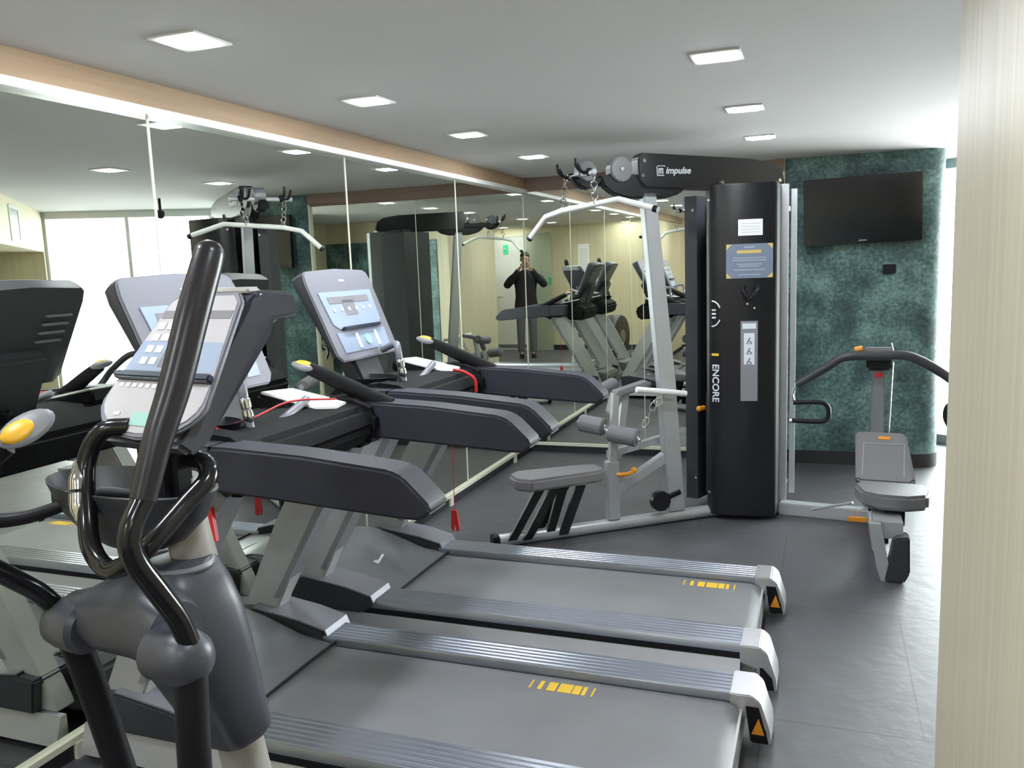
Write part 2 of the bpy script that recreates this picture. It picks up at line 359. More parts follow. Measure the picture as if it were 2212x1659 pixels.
# ================================================================== TREADMILLS
def bowl(c, a, bb, h, th=.008):
    t = bmesh.new(); seg = 32; rows = []
    for z, k in ((0, .0), (.0, .40), (.02, .62), (.06, .86), (.11, 1.0), (.112, .97), (.06, .82), (.025, .58), (.012, .3), (.012, 0)):
        ring = []
        for j in range(seg):
            an = 2*math.pi*j/seg; ring.append(t.verts.new((c[0]+a*max(k, .001)*math.cos(an), c[1]+bb*max(k, .001)*math.sin(an), c[2]+z*h/.112)))
        rows.append(ring)
    for i in range(len(rows)-1):
        for j in range(seg): t.faces.new((rows[i][j], rows[i][(j+1) % seg], rows[i+1][(j+1) % seg], rows[i+1][j]))
    bmesh.ops.recalc_face_normals(t, faces=t.faces); b = B(); b._add(t); return b
def make_treadmill(label, mark_x):
    t = thing('treadmill', label, 'treadmill', (0, 0, 0), 0, 'treadmills facing the mirrored wall')
    # deck frame under belt
    B().box((.30, -.36, .03), (2.10, .36, .135)).out('deck_frame', 'upright', t)
    # belt loop
    pr = [(.50, .158), (2.045, .158), (2.075, .150), (2.10, .128), (2.105, .10), (2.095, .075), (2.06, .06), (.50, .06)]
    B().prism(pr, XZ, -.255, .255).out('running_belt', 'belt', t)
    mk = B(); yy = .192
    for a, w in ((0, .006), (.030, .014), (.062, .030), (.100, .046), (.150, .026), (.182, .013), (.215, .006)):
        mk.box((mark_x+a, yy-.028, .1575), (mark_x+a+w, yy+.028, .1590))
    mk.out('belt_marking', 'ymark', t)
    for sg in (1, -1):
        # ribbed side rail
        b = B(); pts = [(.262, .150), (.262, .182)]
        n = 6; w = (.405-.262)/n
        for k in range(n):
            a = .262+k*w; pts += [(a+w*.15, .188), (a+w*.72, .188), (a+w*.80, .1845), (a+w*.98, .1845)]
        pts += [(.405, .184), (.410, .150)]
        b.prism([(sg*u, v) for u, v in pts], lambda u, v, w_: (w_, u, v), .46, 2.06)
        b.out('side_rail', 'alu', t)
        B().box((.46, sg*.400-.012, .128), (2.06, sg*.400+.012, .152)).out('rail_skirt', 'black', t)
        B().prism([(sg*.385, .128), (sg*.408, .128), (sg*.440, .035), (sg*.385, .035)], lambda u, v, w_: (w_, u, v), .06, 2.06).out('lower_frame_side', 'alu_cap', t)
        # rear end cap
        prc = [(2.06, .186), (2.13, .186), (2.155, .165), (2.185, .07), (2.188, .025), (2.150, .025), (2.125, .10), (2.06, .12)]
        B().prism(prc, XZ, sg*.262, sg*.425, bev=.004).out('rear_end_cap', 'alu_cap', t)
        B().prism([(2.125, .035), (2.180, .035), (2.150, .15), (2.110, .15)], XZ, sg*.258, sg*.268).prism([(2.13, .03), (2.180, .03), (2.172, .075), (2.14, .11), (2.13, .11)], XZ, sg*.259, sg*.43).out('rear_cap_guard', 'black', t)
        B().prism([(2.128, .06), (2.168, .06), (2.150, .115)], XZ, sg*.2555, sg*.2575).out('warning_triangle', 'orange', t)
        # front wedge foot
        B().prism([(.16, .13), (.50, .13), (.560, .165), (.545, .205), (.43, .232), (.24, .26), (.14, .25)], XZ, sg*.262, sg*.43, bev=.008).out('front_rail_cap', 'dark', t)
        B().prism([(.22, .262), (.43, .2325), (.547, .2055), (.562, .170), (.566, .176), (.552, .2105), (.435, .2385), (.22, .268)], XZ, sg*.268, sg*.424).out('rail_cap_top', 'lgray', t)
        # upright
        up_ = [(.10, .20), (.29, .22), (.46, .58), (.70, .94), (.55, .985), (.36, .70)]
        up_ = [(.09, .13), (.29, .13), (.31, .26), (.50, .62), (.70, .955), (.53, .955), (.33, .62)]
        B().prism(up_, XZ, sg*.315, sg*.395, bev=.006).out('upright', 'upright', t)
        B().prism([(.30, .30), (.325, .30), (.705, .93), (.68, .95)], XZ, sg*.305, sg*.405).out('upright_groove', 'gray', t)
        # padded arm
        ap = [(.50, 1.092), (.75, 1.090), (1.00, 1.078), (1.27, 1.052), (1.31, 1.035), (1.385, .962), (1.388, .945), (1.355, .922), (1.30, .922), (1.00, .942), (.75, .958), (.50, .965)]
        B().prism(ap, XZ, sg*.398-.058, sg*.398+.058, bev=.030).out('padded_arm', 'pad', t)
        B().box((.698, sg*.398-.0585, .960), (.703, sg*.398+.0585, 1.0915)).out('arm_seam', 'gloss', t)
        # tray between arm and console: white liner and quick key on the far side, open cup well on the near side
        m = Matrix.Translation((.56, sg*.22, 1.105)) @ Matrix.Rotation(math.radians(11), 4, 'Y')
        if sg > 0:
            B().prism([(-.17, -.055), (.12, -.085), (.17, -.02), (.15, .115), (-.13, .115)], XY, -.05, .004, mtx=m, bev=.012).out('tray', 'matteblack', t)
            B().prism([(-.155, -.045), (.10, -.072), (.145, -.01), (.128, .10), (-.118, .10)], XY, .004, .014, mtx=m, bev=.004).out('tray_liner', 'sheet', t)
            st = [(.82, .395, 1.065), (.72, .375, 1.115), (.60, .352, 1.175), (.52, .335, 1.212)]
            B().tube(st, .027, 14, 4, rs=[.034, .031, .028, .024]).out('quick_key_stalk', 'matteblack', t)
            cm = Matrix.Translation((.50, .33, 1.222)) @ Matrix.Rotation(math.radians(14), 4, 'Y')
            B().ball((0, 0, 0), (.050, .040, .016), mtx=cm).out('quick_key_cap', 'gray', t)
            B().ball((0, 0, .010), (.034, .027, .010), mtx=cm).out('quick_key', 'yellow', t, 'yellow oval quick key')
        else:
            b = bowl((.50, -.24, 1.05), .14, .085, .07); b.out('cup_well', 'black', t)
    # junction hub
    B().prism([(.34, .90), (.74, .93), (.80, 1.00), (.76, 1.075), (.62, 1.10), (.40, 1.09), (.30, 1.02)], XZ, -.32, .32, bev=.02).out('cross_housing', 'matteblack', t)
    for sg in (1, -1): B().prism([(.56, .92), (.76, .925), (.80, .97), (.80, 1.06), (.74, 1.10), (.60, 1.115), (.52, 1.09)], XZ, sg*.28, sg*.40, bev=.025).out('arm_socket', 'matteblack', t)
        # motor hood
    hp = [(.04, .05), (.60, .05), (.60, .168), (.46, .19), (.30, .245), (.18, .275), (.08, .27), (.04, .22)]
    B().prism(hp, XZ, -.262, .262, bev=.012).out('motor_hood', 'hoodg', t)
    B().prism([(.595, .170), (.603, .170), (.603, .178), (.595, .178)], XZ, -.26, .26).out('hood_lip', 'black', t)
    hs = math.atan2(-.055, .16)
    lm = basis((.38, -.03, .2195), (0, 1, 0), (-.16, 0, .055), (.055, 0, .16))
    B().box((-.05, -.006, 0), (.05, .006, .002), mtx=lm @ Matrix.Rotation(.25, 4, 'Z')).box((-.052, -.014, 0), (-.026, .010, .002), mtx=lm).out('hood_emblem', 'key', t, 'small white emblem')
    # console
    tx, tz, bx_, bz = .335, 1.575, .495, 1.195
    ax = V((tx-bx_, 0, tz-bz)); ln = ax.length; axn = ax.normalized(); nz = V((ax.z, 0, -ax.x)).normalized()
    cm = basis((bx_, -.10, bz), (0, 1, 0), axn, nz)   # local: x=lateral y=up the face z=out to the user
    out_ = [(-.262, .03), (-.235, 0), (.235, 0), (.262, .03), (.278, ln-.06), (.268, ln-.015), (.245, ln), (0, ln+.010), (-.245, ln), (-.268, ln-.015), (-.278, ln-.06)]
    out_ = [(u*(.98 if v < .1 else .96), v) for u, v in out_]
    con = B().prism(out_, XY, -.014, 0, mtx=cm, bev=.005).out('console_body', 'lgray', t)
    bk = [[cm @ V((u*k1, v if v > .1 else v+dv, w0-k2*v)) for u, v in out_] for k1, w0, k2, dv in ((1.0, -.012, 0, 0), (.99, -.026, .05, 0), (.93, -.034, .10, .02), (.86, -.036, .11, .05))]
    B().loft(bk).out('console_back', 'dark', con)
    B().prism([(-.10, -.18), (.10, -.18), (.12, .16), (-.12, .16)], XY, -.11, -.03, mtx=cm, bev=.015).out('console_neck', 'dark', con)
    B().prism([(-.20, .165), (-.165, .14), (.165, .14), (.20, .165), (.215, ln-.10), (-.215, ln-.10)], XY, 0, .004, mtx=cm, bev=.0015).out('console_overlay', 'screen', con)
    B().box((-.165, ln-.155, .004), (.165, ln-.125, .006), mtx=cm).out('message_window', 'lcd', con)
    B().box((-.065, .20, .004), (.03, .27, .006), mtx=cm).out('data_window', 'lcd', con)
    for i in range(6): B().cyl((-.15+.06*i, ln-.185, .004), (-.15+.06*i, ln-.185, .008), .009, 12, mtx=cm).out('preset_key', 'key', con)
    B().box((-.15, .132, 0), (.16, .146, .022), mtx=cm, bev=.004).out('reading_ledge', 'blueline', con)
    B().prism([(-.19, .035), (.19, .035), (.20, .125), (-.20, .125)], XY, 0, .003, mtx=cm).out('key_panel', 'screen', con)
    for u in (-.07, .09): B().box((u, .045, .003), (u+.02, .115, .008), mtx=cm).out('rocker_key', 'key', con)
    B().cyl((.02, .08, .003), (.02, .08, .009), .024, 20, mtx=cm).out('start_key', 'mint', con)
    B().box((-.012, ln-.055, .0), (.03, ln-.045, .002), mtx=cm).out('console_emblem', 'key', con)
    vb = B()
    for i in range(4): vb.box((.09-.006*i, ln-.11-.035*i, -.083+.0036*i), (.20-.006*i, ln-.104-.035*i, -.072+.0036*i), mtx=cm)
    vb.out('console_vents', 'gray', con)
    # heart rate handle loop
    B().tube([(.47, -.05, 1.215), (.56, -.10, 1.245), (.615, -.18, 1.235), (.63, -.185, 1.14), (.645, -.185, 1.055)], .015, 12, 5).tube([(.645, -.185, 1.06), (.64, -.06, 1.075), (.625, .08, 1.105), (.61, .17, 1.125)], .015, 12, 5).out('heart_rate_handle', 'lgray', t)
    B().tube([(.623, -.186, 1.205), (.627, -.187, 1.18), (.632, -.187, 1.155)], .018, 12, 3, rs=[.006, .0185, .0165]).tube([(.633, -.187, 1.148), (.637, -.187, 1.125), (.642, -.187, 1.10)], .018, 12, 3, rs=[.0165, .0185, .006]).out('contact_plate', 'chrome', t)
    return t
T1 = make_treadmill('farther of the two grey treadmills, next to the gym seat', 1.765)
T1.location = (0, 3.365, 0)
T2 = dup(T1, (0, 2.325, 0), 0, 'nearer of the two grey treadmills, in the foreground, a thin red cord on its tray')
T1.location = (0, 3.365, 0)
for ch in T2.children:
    if ch.name.startswith('belt_marking'): ch.location.x = -.355
for m_, dx, dy in ((T1, -.035, -.03), (T2, .03, -.04)):
    for ch in m_.children:
        if ch.name.startswith('console_body'): ch.location = (dx, dy, 0)
# safety cords and clip hang on the machines
c1 = B().tube([(.60, -.30, 1.10), (.57, -.425, 1.062), (.575, -.462, 1.00)], .0035, 8, 8).tube([(.60, -.33, 1.108), (.62, -.15, 1.115), (.64, .03, 1.14), (.70, .22, 1.12)], .0035, 8, 8).out('safety_cord', 'red', T2, 'thin red safety cord')
c2 = B().tube([(.72, .150, 1.100), (.765, .180, 1.085), (.81, .190, 1.05), (.815, .190, 0.99)], .007, 8, 8).out('safety_strap', 'red', T1, 'short red safety strap')
for par, x0, yy, z0, z1 in ((T2, .645, -.412, .90, 1.0), (T1, .600, .352, .36, .96)):
    B().prism([(x0-.014, z0), (x0+.014, z0), (x0+.024, z0-.10), (x0+.010, z0-.11), (x0, z0-.055), (x0-.010, z0-.11), (x0-.02, z0-.09)], XZ, yy-.007, yy+.007).tube([(x0, yy, z0), (x0+.004, yy, (z0+z1)/2), (x0-.01, yy-.02*(par is T2), z1)], .002, 6, 3).out('safety_clip', 'red', par, 'red plastic safety clip on a thin cord')

# ================================================================== CROSS TRAINER (rotated frame: x lateral, y forward)
TH = math.radians(-10.5)
E1 = thing('cross_trainer', 'dark grey cross trainer in the left foreground with tall moving arms and a tilted console', 'cross trainer', (.99, 1.24, 0), TH)
# mast
B().tube([(0, .33, .12), (0, .27, .45), (0, .215, .80), (0, .175, 1.02), (0, .16, 1.14)], .052, 20, 5, rs=[.055, .053, .05, .047, .045]).out('mast', 'beigegrey', E1)
B().box((-.30, .30, .0), (.30, .40, .07), bev=.02).out('front_foot', 'dark', E1)
# plastic mast cover: lofted rounded sections, top to bottom
rings = []
sec = [(.965, .095, .195, .055, 0), (.955, .075, .205, .078, 0), (.920, .060, .215, .103, 0), (.86, .052, .232, .118, 0), (.78, .060, .250, .120, 0), (.70, .10, .264, .115, 0), (.60, .150, .282, .106, 0), (.53, .175, .296, .097, 0), (.505, .190, .290, .078, 0)]
for z, f0, f1, hw, _ in sec:
    ring = []; cy, hy = (f0+f1)/2, (f1-f0)/2+.012
    for k in range(24):
        a = 2*math.pi*k/24; ca, sa = math.cos(a), math.sin(a)
        ring.append((hw*abs(ca)**.6*(1 if ca >= 0 else -1), cy+hy*abs(sa)**.6*(1 if sa >= 0 else -1), z))
    rings.append(ring)
B().loft(rings).out('mast_cover', 'hood', E1)
rim = [(.082*math.cos(2*math.pi*k/24), .14+.070*math.sin(2*math.pi*k/24), .957) for k in range(24)]
B().tube(rim, .007, 8, 1, closed=True).out('cover_rim', 'lgray', E1)
# rear pivot housing (towards user)
rings = []
for x, r1, r2 in ((-.20, .035, .035), (-.19, .052, .052), (-.14, .060, .060), (-.09, .075, .080), (0, .085, .095), (.09, .075, .080), (.12, .066, .066)):
    rings.append([(x, .02+.0+(r1)*math.cos(2*math.pi*k/24)+.04*(1-abs(x)/.2), .85+r2*math.sin(2*math.pi*k/24)+.02*(1-abs(x)/.2)) for k in range(24)])
B().loft(rings).out('pivot_housing', 'hood', E1)
for sg in (-1, 1):
    b = B(); rr = []
    for x, r_ in ((.110, .045), (.120, .056), (.18, .057), (.210, .053), (.228, .042), (.238, .026), (.242, .01)): rr.append([(sg*x, .0+r_*math.cos(2*math.pi*k/24), .84+r_*math.sin(2*math.pi*k/24)) for k in range(24)])
    b.loft(rr).out('pivot_cap', 'hood', E1)
# moving arms (lateral ±.21); right swung forward, left swung back
arm = [(.0, 0.03), (-.02, .09), (-.055, .155), (-.098, .235), (-.100, .285), (-.069, .335)]
grip = [(-.069, .335), (-.03, .43), (.02, .53), (.072, .655), (.110, .740), (.122, .768)]
def arm_pts(P, rot, lat, lat2=None):
    o = []
    for i, (f, z) in enumerate(P):
        c, s = math.cos(rot), math.sin(rot); o.append((lat, f*c+z*s, .84+z*c-f*s))
    return o
def moving_arm(sg, rot):
    top = B().tube(arm_pts(arm, rot, sg*.21), .021, 14, 6).out('moving_arm', 'gloss', E1)
    g = arm_pts(grip, rot, sg*.21); B().tube(g, .03, 16, 6, rs=[.024, .027, .030, .031, .030, .0285]).ball(g[-1], .0285).out('foam_grip', 'grip', top)
    low = [(sg*.205, f_, .84+z_) for f_, z_ in ([(0, .0), (-.012, -.22), (-.012, -.42), (-.01, -.56)] if sg > 0 else [(.0, 0), (.035, -.13), (.09, -.40), (.12, -.55)])]
    B().tube(low, .032, 16, 4).out('lower_link', 'black', E1)
    return low[-1]
fR = moving_arm(1, 0.0); fL = moving_arm(-1, -.30)
# foot rails and pedals towards the rear
for sg, f in ((1, fR), (-1, fL)):
    B().tube([f, (sg*.215, -.45, .26), (sg*.20, -.95, .30)], .026, 12, 3).out('pedal_rail', 'silver', E1)
    B().box((sg*.20-.075, -.62, .285), (sg*.20+.075, -.25, .325), bev=.012).out('pedal', 'black', E1)
B().box((-.05, -1.25, .03), (.05, .34, .11), bev=.01).out('base_beam', 'silver', E1)
B().box((-.30, -1.45, .0), (.30, -1.36, .06), bev=.02).out('rear_foot', 'dark', E1)
# flywheel housing at the rear
rr = []
for x, s in ((-.13, .80), (-.12, .95), (-.09, 1.0), (.09, 1.0), (.12, .95), (.13, .80)): rr.append([(x, -1.12+.33*s*math.cos(2*math.pi*k/32), .40+.34*s*math.sin(2*math.pi*k/32)) for k in range(32)])
B().loft(rr).out('flywheel_housing', 'dark', E1)
B().cyl((-.15, -1.12, .40), (.15, -1.12, .40), .10, 24, bev=.008).out('crank_hub', 'gray', E1)
# bottle tray: open bowl
bowl((-.115, .125, .990), .255, .115, .14).out('bottle_tray', 'dark', E1)
B().box((-.06, .10, 1.06), (.06, .17, 1.26), bev=.02).out('console_neck', 'black', E1)
# fixed handlebar loop
hl = [(-.04, .09, 1.262), (-.085, .055, 1.255), (-.112, .03, 1.19), (-.078, .0, 1.092), (-.035, -.025, 1.035), (.03, -.035, 1.005), (.10, -.03, 1.030), (.127, .0, 1.064), (.132, .08, 1.120), (.138, .13, 1.158), (.110, .15, 1.185), (.05, .16, 1.19)]
hb = B().tube(hl, .0195, 14, 6).out('fixed_handlebar', 'gloss', E1)
B().tube([(-.122, .018, 1.200), (-.113, .012, 1.165), (-.106, .006, 1.140)], .02, 12, 3, rs=[.006, .0205, .0205]).tube([(-.104, .004, 1.133), (-.096, -.004, 1.105), (-.082, -.014, 1.075)], .02, 12, 3, rs=[.0205, .0205, .006]).out('contact_plate', 'chrome', hb)
B().tube([(-.10, .12, 1.10), (-.19, .09, 1.10), (-.30, .0, 1.06), (-.36, -.08, 1.07), (-.34, -.12, 1.13), (-.285, -.10, 1.19), (-.24, -.055, 1.235)], .018, 14, 6, rs=[.013, .013, .015, .018, .023, .025, .020]).out('side_grip', 'black', hb)
nz_ = V((.60, -.42, .68)).normalized(); xa = V((.52, .30, .80)); xa = (xa-nz_*xa.dot(nz_)).normalized()
cm = basis((-.222, -.035, 1.262), xa, nz_.cross(xa), nz_)
B().ball((.012, 0, 0), (.062, .036, .012), mtx=cm).out('side_grip_cap', 'gray', hb)
B().ball((-.006, 0, .008), (.036, .024, .010), mtx=cm).out('resistance_key', 'yellow', hb, 'yellow oval resistance key')
# console
def wz(z):  # half width by height
    return .175-.06*max(0, (z-1.33)/.21)
prof = [(.075, 1.235), (.30, 1.522), (.325, 1.535), (.425, 1.527), (.430, 1.472), (.350, 1.468), (.315, 1.435), (.155, 1.222), (.11, 1.205)]
rings = []
def cons_ring(inset, k):
    return None
b = B(); t = bmesh.new(); L_ = []; R_ = []
for f, z in prof:
    w_ = wz(z); w_ = w_ if z > 1.25 else .12
    L_.append(t.verts.new((-w_-.005, f, z))); R_.append(t.verts.new((w_+.005, f, z)))
t.faces.new(L_); t.faces.new(R_[::-1])
for i in range(len(prof)): j = (i+1) % len(prof); t.faces.new((L_[i], R_[i], R_[j], L_[j]))
bmesh.ops.recalc_face_normals(t, faces=t.faces); b._add(t, bev=.010); cons = b.out('console_body', 'hood', E1)
u_ = V((0, .225, .29)); un = u_.normalized(); nn = V((0, -.29, .225)).normalized(); ln = u_.length
cm = basis((0, .075, 1.235), (1, 0, 0), un, nn)
fo = []
for k in range(13):
    a = math.pi+math.pi*k/12; fo.append((.168*math.cos(a), .085+.083*math.sin(a)))
fo += [(.118, ln-.025), (.095, ln), (-.095, ln), (-.118, ln-.025)]
B().prism(fo, XY, 0, .012, mtx=cm, bev=.004).out('console_bezel', 'lgray', cons)
sc = .94; fo2 = [(u*sc, .006+v*.965) for u, v in fo]
B().prism([(u*.92, .012+v*.95) for u, v in fo[:13]]+[(.150, .135), (-.150, .135)], XY, .012, .014, mtx=cm).out('key_panel', 'screen2', cons)
B().prism([(-.148, .155), (.148, .155), (.108, ln-.03), (.088, ln-.012), (-.088, ln-.012), (-.108, ln-.03)], XY, .012, .0145, mtx=cm).out('display_overlay', 'screen2', cons)
B().prism([(-.142, .16), (.142, .16), (.131, .235), (-.131, .235)], XY, .0145, .0152, mtx=cm).out('lower_overlay', 'screen', cons)
B().box((-.155, .136, .012), (.155, .153, .030), mtx=cm, bev=.004).out('reading_ledge', 'blueline', cons)
B().box((-.112, ln-.072, .0145), (.112, ln-.052, .016), mtx=cm).out('message_window', 'lcd', cons)
for i in range(2):
    for j in range(4): B().box((-.105+.032*i, .175+.030*j, .0152), (-.083+.032*i, .193+.030*j, .017), mtx=cm).out('membrane_key', 'key', cons)
B().box((-.10, .05, .014), (-.08, .058, .016), mtx=cm).out('membrane_key', 'key', cons)
for i in range(6): B().box((-.13+.022*i, .118, .014), (-.118+.022*i, .128, .016), mtx=cm).out('level_key', 'key', cons)
B().box((-.035, .03, .014), (.03, .06, .016), mtx=cm).out('start_key', 'mint', cons)
B().box((-.04, .17, .0152), (.04, .235, .0165), mtx=cm).out('data_window', 'lcd', cons)
B().box((-.11, .30, 1.528), (.11, .335, 1.541), bev=.004).out('top_lip', 'alu_cap', cons)

# ================================================================== MULTI GYM
A0 = V((.644, 4.24, 0)); ev = V((.78131, .62414, 0)); nv = V((-.62414, .78131, 0))
GY = thing('multi_gym', 'black and silver multi station gym tower with lat pulldown arm and two seats', 'gym machine', (1.90, 5.20, 0))
gi = Matrix.Translation((-1.90, -5.20, 0))
def gout(b, name, m, parent=None, label=None):
    b.bm.transform(gi); return b.out(name, m, parent or GY, label)
def E(s, z, o=0): return A0+ev*s+nv*o+V((0, 0, z))
def EP(s, z, w): p = E(s, z, w); return (p.x, p.y, p.z)
# base beam and posts on the pulldown side
gout(B().cyl(E(-.02, .036), E(1.42, .036), .036, 28), 'base_beam', 'silver')
gout(B().box((-.05, -.16, 0), (.02, .16, .07), mtx=basis(E(0, 0), ev, nv, (0, 0, 1)), bev=.01) if False else B().prism([(-.06, 0), (-.02, 0), (-.02, .07), (-.06, .07)], EP, -.04, .04, bev=.006), 'base_end_cap', 'black')
gout(B().prism([(.900, 1.95), (.985, 1.95), (1.10, .85), (1.155, .07), (1.045, .07), (.995, .85)], EP, -.03, .03, bev=.006), 'inclined_post', 'silver')
gout(B().prism([(.650, .07), (.725, .07), (.725, .42), (.650, .42)], EP, -.03, .03, bev=.005), 'seat_post', 'silver')
gout(B().prism([(.668, .40), (.715, .40), (.735, .80), (.700, .82)], EP, -.022, .022, bev=.004), 'knee_pad_post', 'upright')
gout(B().prism([(.720, .215), (.720, .275), (1.02, .435), (1.03, .37)], EP, -.025, .025, bev=.005), 'brace', 'silver')
# seat on parallel struts
st = B()
for s0, s1, o in ((.03, .19, -.045), (.11, .27, -.07), (.26, .34, -.03), (.33, .43, -.07), (.22, .40, .05)):
    st.prism([(s0-.005, .04), (s0+.045, .04), (s1+.06, .31), (s1+.0, .31)], EP, o, o+.022)
gout(st, 'seat_linkage', 'black')
seat = [(.075, .335), (.09, .31), (.60, .315), (.62, .335), (.62, .375), (.60, .39), (.12, .40), (.08, .39)]
sp = B().prism([(.07, -.06), (.14, -.13), (.55, -.10), (.62, -.07), (.62, .07), (.55, .10), (.14, .13), (.07, .06)], lambda u, v, w: tuple(E(u, w, v)), .325, .395, bev=.015)
gout(sp, 'pulldown_seat', 'vinyl')
# rollers
def roller(c, ax, ln, r, parent=None):
    c = V(c); ax = V(ax).normalized(); 
    p = gout(B().cyl(c-ax*ln/2, c+ax*ln/2, r, 28, bev=.008), 'foam_roller', 'foam')
    b = B().cyl(c-ax*(ln/2+.012), c+ax*(ln/2+.012), r*.45, 16); b.bm.transform(gi); b.out('roller_cap', 'chrome', p)
ra = (ev*.35 - nv*.94)
cR = E(.68, .60)
roller(cR+V((-.105, .0, .03)), (1, -.18, -.12), .15, .052)
roller(cR+V((.085, -.03, -.02)), (1, -.18, -.12), .17, .052)
gout(B().cyl(cR+V((-.2, .03, .04)), cR+V((.19, -.05, -.04)), .014, 12), 'roller_axle', 'chrome')
roller(E(.80, .80, .30), (.2, 1, .1), .20, .045)
gout(B().prism([(.76, .40), (.80, .40), (.86, .80), (.82, .82)], EP, .10, .14).prism([(.70, .42), (1.05, .48), (1.05, .52), (.70, .46)], EP, .06, .10), 'leg_lever', 'silver')
gout(B().prism([(.72, .68), (.75, .66), (.80, .78), (1.0, .83), (.98, .86), (.76, .81)], EP, .06, .16, bev=.01), 'leg_curl_pad', 'vinyl')
gout(B().tube([E(.705, .34, -.03), E(.76, .345, -.06), E(.80, .36, -.06)], .012, 10, 2).ball(E(.80, .365, -.06), .018), 'seat_adjust_knob', 'orange')
gout(B().cyl(E(.985, .15, -.05), E(.985, .15, -.01), .06, 24).cyl(E(1.02, .16, -.02), E(1.12, .19, -.02), .02, 12), 'low_pulley', 'black')
# top beam
bm_ = [(.865, 2.135), (.870, 2.02), (.91, 1.975), (1.40, 1.958), (1.82, 1.972), (1.835, 2.00), (1.815, 2.07), (1.76, 2.11), (1.60, 2.135), (.89, 2.165)]
beam = gout(B().prism(bm_, EP, -.045, .045, bev=.006), 'top_beam', 'shroud')
gout(B().prism([(.64, 2.045), (.66, 1.985), (.72, 1.94), (.82, 1.915), (1.05, 1.915), (1.14, 1.94), (1.18, 1.98), (1.0, 2.01), (.86, 2.05)], EP, -.03, .03, bev=.01).prism([(.47, 2.04), (.50, 1.99), (.56, 1.965), (.62, 1.98), (.66, 2.03)], EP, -.03, .03, bev=.01), 'beam_underside_guard', 'black', beam)
# pulleys
for s, z, r in ((.765, 2.075, .068), (.56, 2.065, .055)):
    p = gout(B().cyl(E(s, z, -.045), E(s, z, .03), r, 28, bev=.006), 'top_pulley', 'hoodg')
    b = B().cyl(E(s, z, -.052), E(s, z, .03), .010, 12); b.bm.transform(gi); b.out('pulley_bolt', 'chrome', p)
gout(B().prism([(.52, 2.00), (.60, 1.99), (.88, 2.0), (.88, 2.035), (.60, 2.04)], EP, .02, .05), 'pulley_bracket', 'black')
gout(B().cyl(E(.53, 2.045, .20), E(.53, 2.045, -.20), .014, 12), 'hook_crossbar', 'silver')
hk = B()
for o in (.13, -.13):
    c = E(.53, 2.05, o)
    hk.tube([c, c-ev*.04+V((0, 0, .0)), c-ev*.075+V((0, 0, .03)), c-ev*.08+V((0, 0, .07))], .008, 8, 4)
    hk.tube([c, c-ev*.02+nv*.04, c-ev*.05+nv*.05+V((0, 0, .05))], .008, 8, 4)
    hk.ball(c, .022)
gout(hk, 'bar_rest_hooks', 'black')
ch = B()
def chain(b, a, c, n=5, r=.006):
    a, c = V(a), V(c)
    for i in range(n):
        p = a.lerp(c, (i+.5)/n); L = (c-a).length/n*.62; d = (c-a).normalized(); s = V((1, 0, 0)) if i % 2 else V((0, 1, 0)); s = (s-d*s.dot(d)).normalized()
        b.tube([p+d*L, p+d*L*.5+s*r*1.6, p-d*L*.5+s*r*1.6, p-d*L, p-d*L*.5-s*r*1.6, p+d*L*.5-s*r*1.6], r*.4, 6, 3, closed=True)
# lat bar is hung by two chains: a thing of its own
latd = V((.95, -.30, .08)).normalized()
lc = E(.53, 1.875)
LB = thing('lat_pulldown_bar', 'long white metal pulldown bar with bent ends hanging on two chains under the black beam', 'pulldown bar', tuple(lc))
li = Matrix.Translation(-lc)
def L(u, dz=0): return lc+V((u, -u*.36, u*.10+dz))
b = B().tube([L(-.34, -.115), L(-.23, -.015), L(-.12, .0), L(.12, .0), L(.235, -.0), L(.44, -.085)], .016, 14, 1); b.bm.transform(li); b.out('bar', 'chrome' if False else 'white_trim', LB)
b = B().cyl(L(.435, -.084), L(.46, -.094), .018, 14).cyl(L(-.34, -.115), L(-.352, -.125), .017, 14); b.bm.transform(li); b.out('end_cap', 'black', LB)
b = B(); chain(b, L(-.12, .0), E(.50, 2.03, .14), 5, .009); b.bm.transform(li); b.out('chain', 'chrome', LB)
b = B(); chain(b, L(.09, .0), E(.56, 2.03, -.12), 5, .009); b.bm.transform(li); b.out('chain', 'chrome', LB)
# low row bar resting on the post, with chain
rc = E(.98, .80, -.07)
RB = thing('row_bar', 'short white straight row bar lying against the inclined silver post', 'row bar', tuple(rc)); ri = Matrix.Translation(-rc)
b = B().cyl(E(.82, .838, -.07), E(1.14, .788, -.07), .018, 14); b.bm.transform(ri); b.out('bar', 'white_trim', RB)
b = B(); chain(b, E(.96, .80, -.075), E(.86, .62, -.075), 4, .009); chain(b, E(.99, .80, -.075), E(.93, .70, -.07), 3, .009); b.bm.transform(ri); b.out('chain', 'chrome', RB)
# tower shrouds
sh = [(1.675, 5.075), (1.69, 5.045), (1.73, 5.022), (1.78, 5.012), (2.060, 5.052), (2.075, 5.066), (2.088, 5.30), (2.06, 5.33), (1.78, 5.33), (1.76, 5.13)]
front = gout(B().prism(sh, XY, .03, 1.985, bev=.004), 'front_shroud', 'shroud')
rs = [(1.525, 5.25), (1.60, 5.235), (1.70, 5.50), (1.90, 5.56), (1.90, 5.60), (1.66, 5.56)]
gout(B().prism(rs, XY, .06, 1.945), 'rear_shroud', 'dark')
gout(B().box((1.70, 5.33, .03), (2.08, 5.50, 1.96)), 'tower_frame', 'black')
ws = B()
for i in range(18): ws.box((1.655, 5.20, .12+i*.035), (1.76, 5.30, .12+i*.035+.031))
gout(ws, 'weight_stack', 'dark')
gout(B().cyl((1.69, 5.22, .1), (1.69, 5.22, 1.9), .010, 10), 'guide_rod', 'silver')
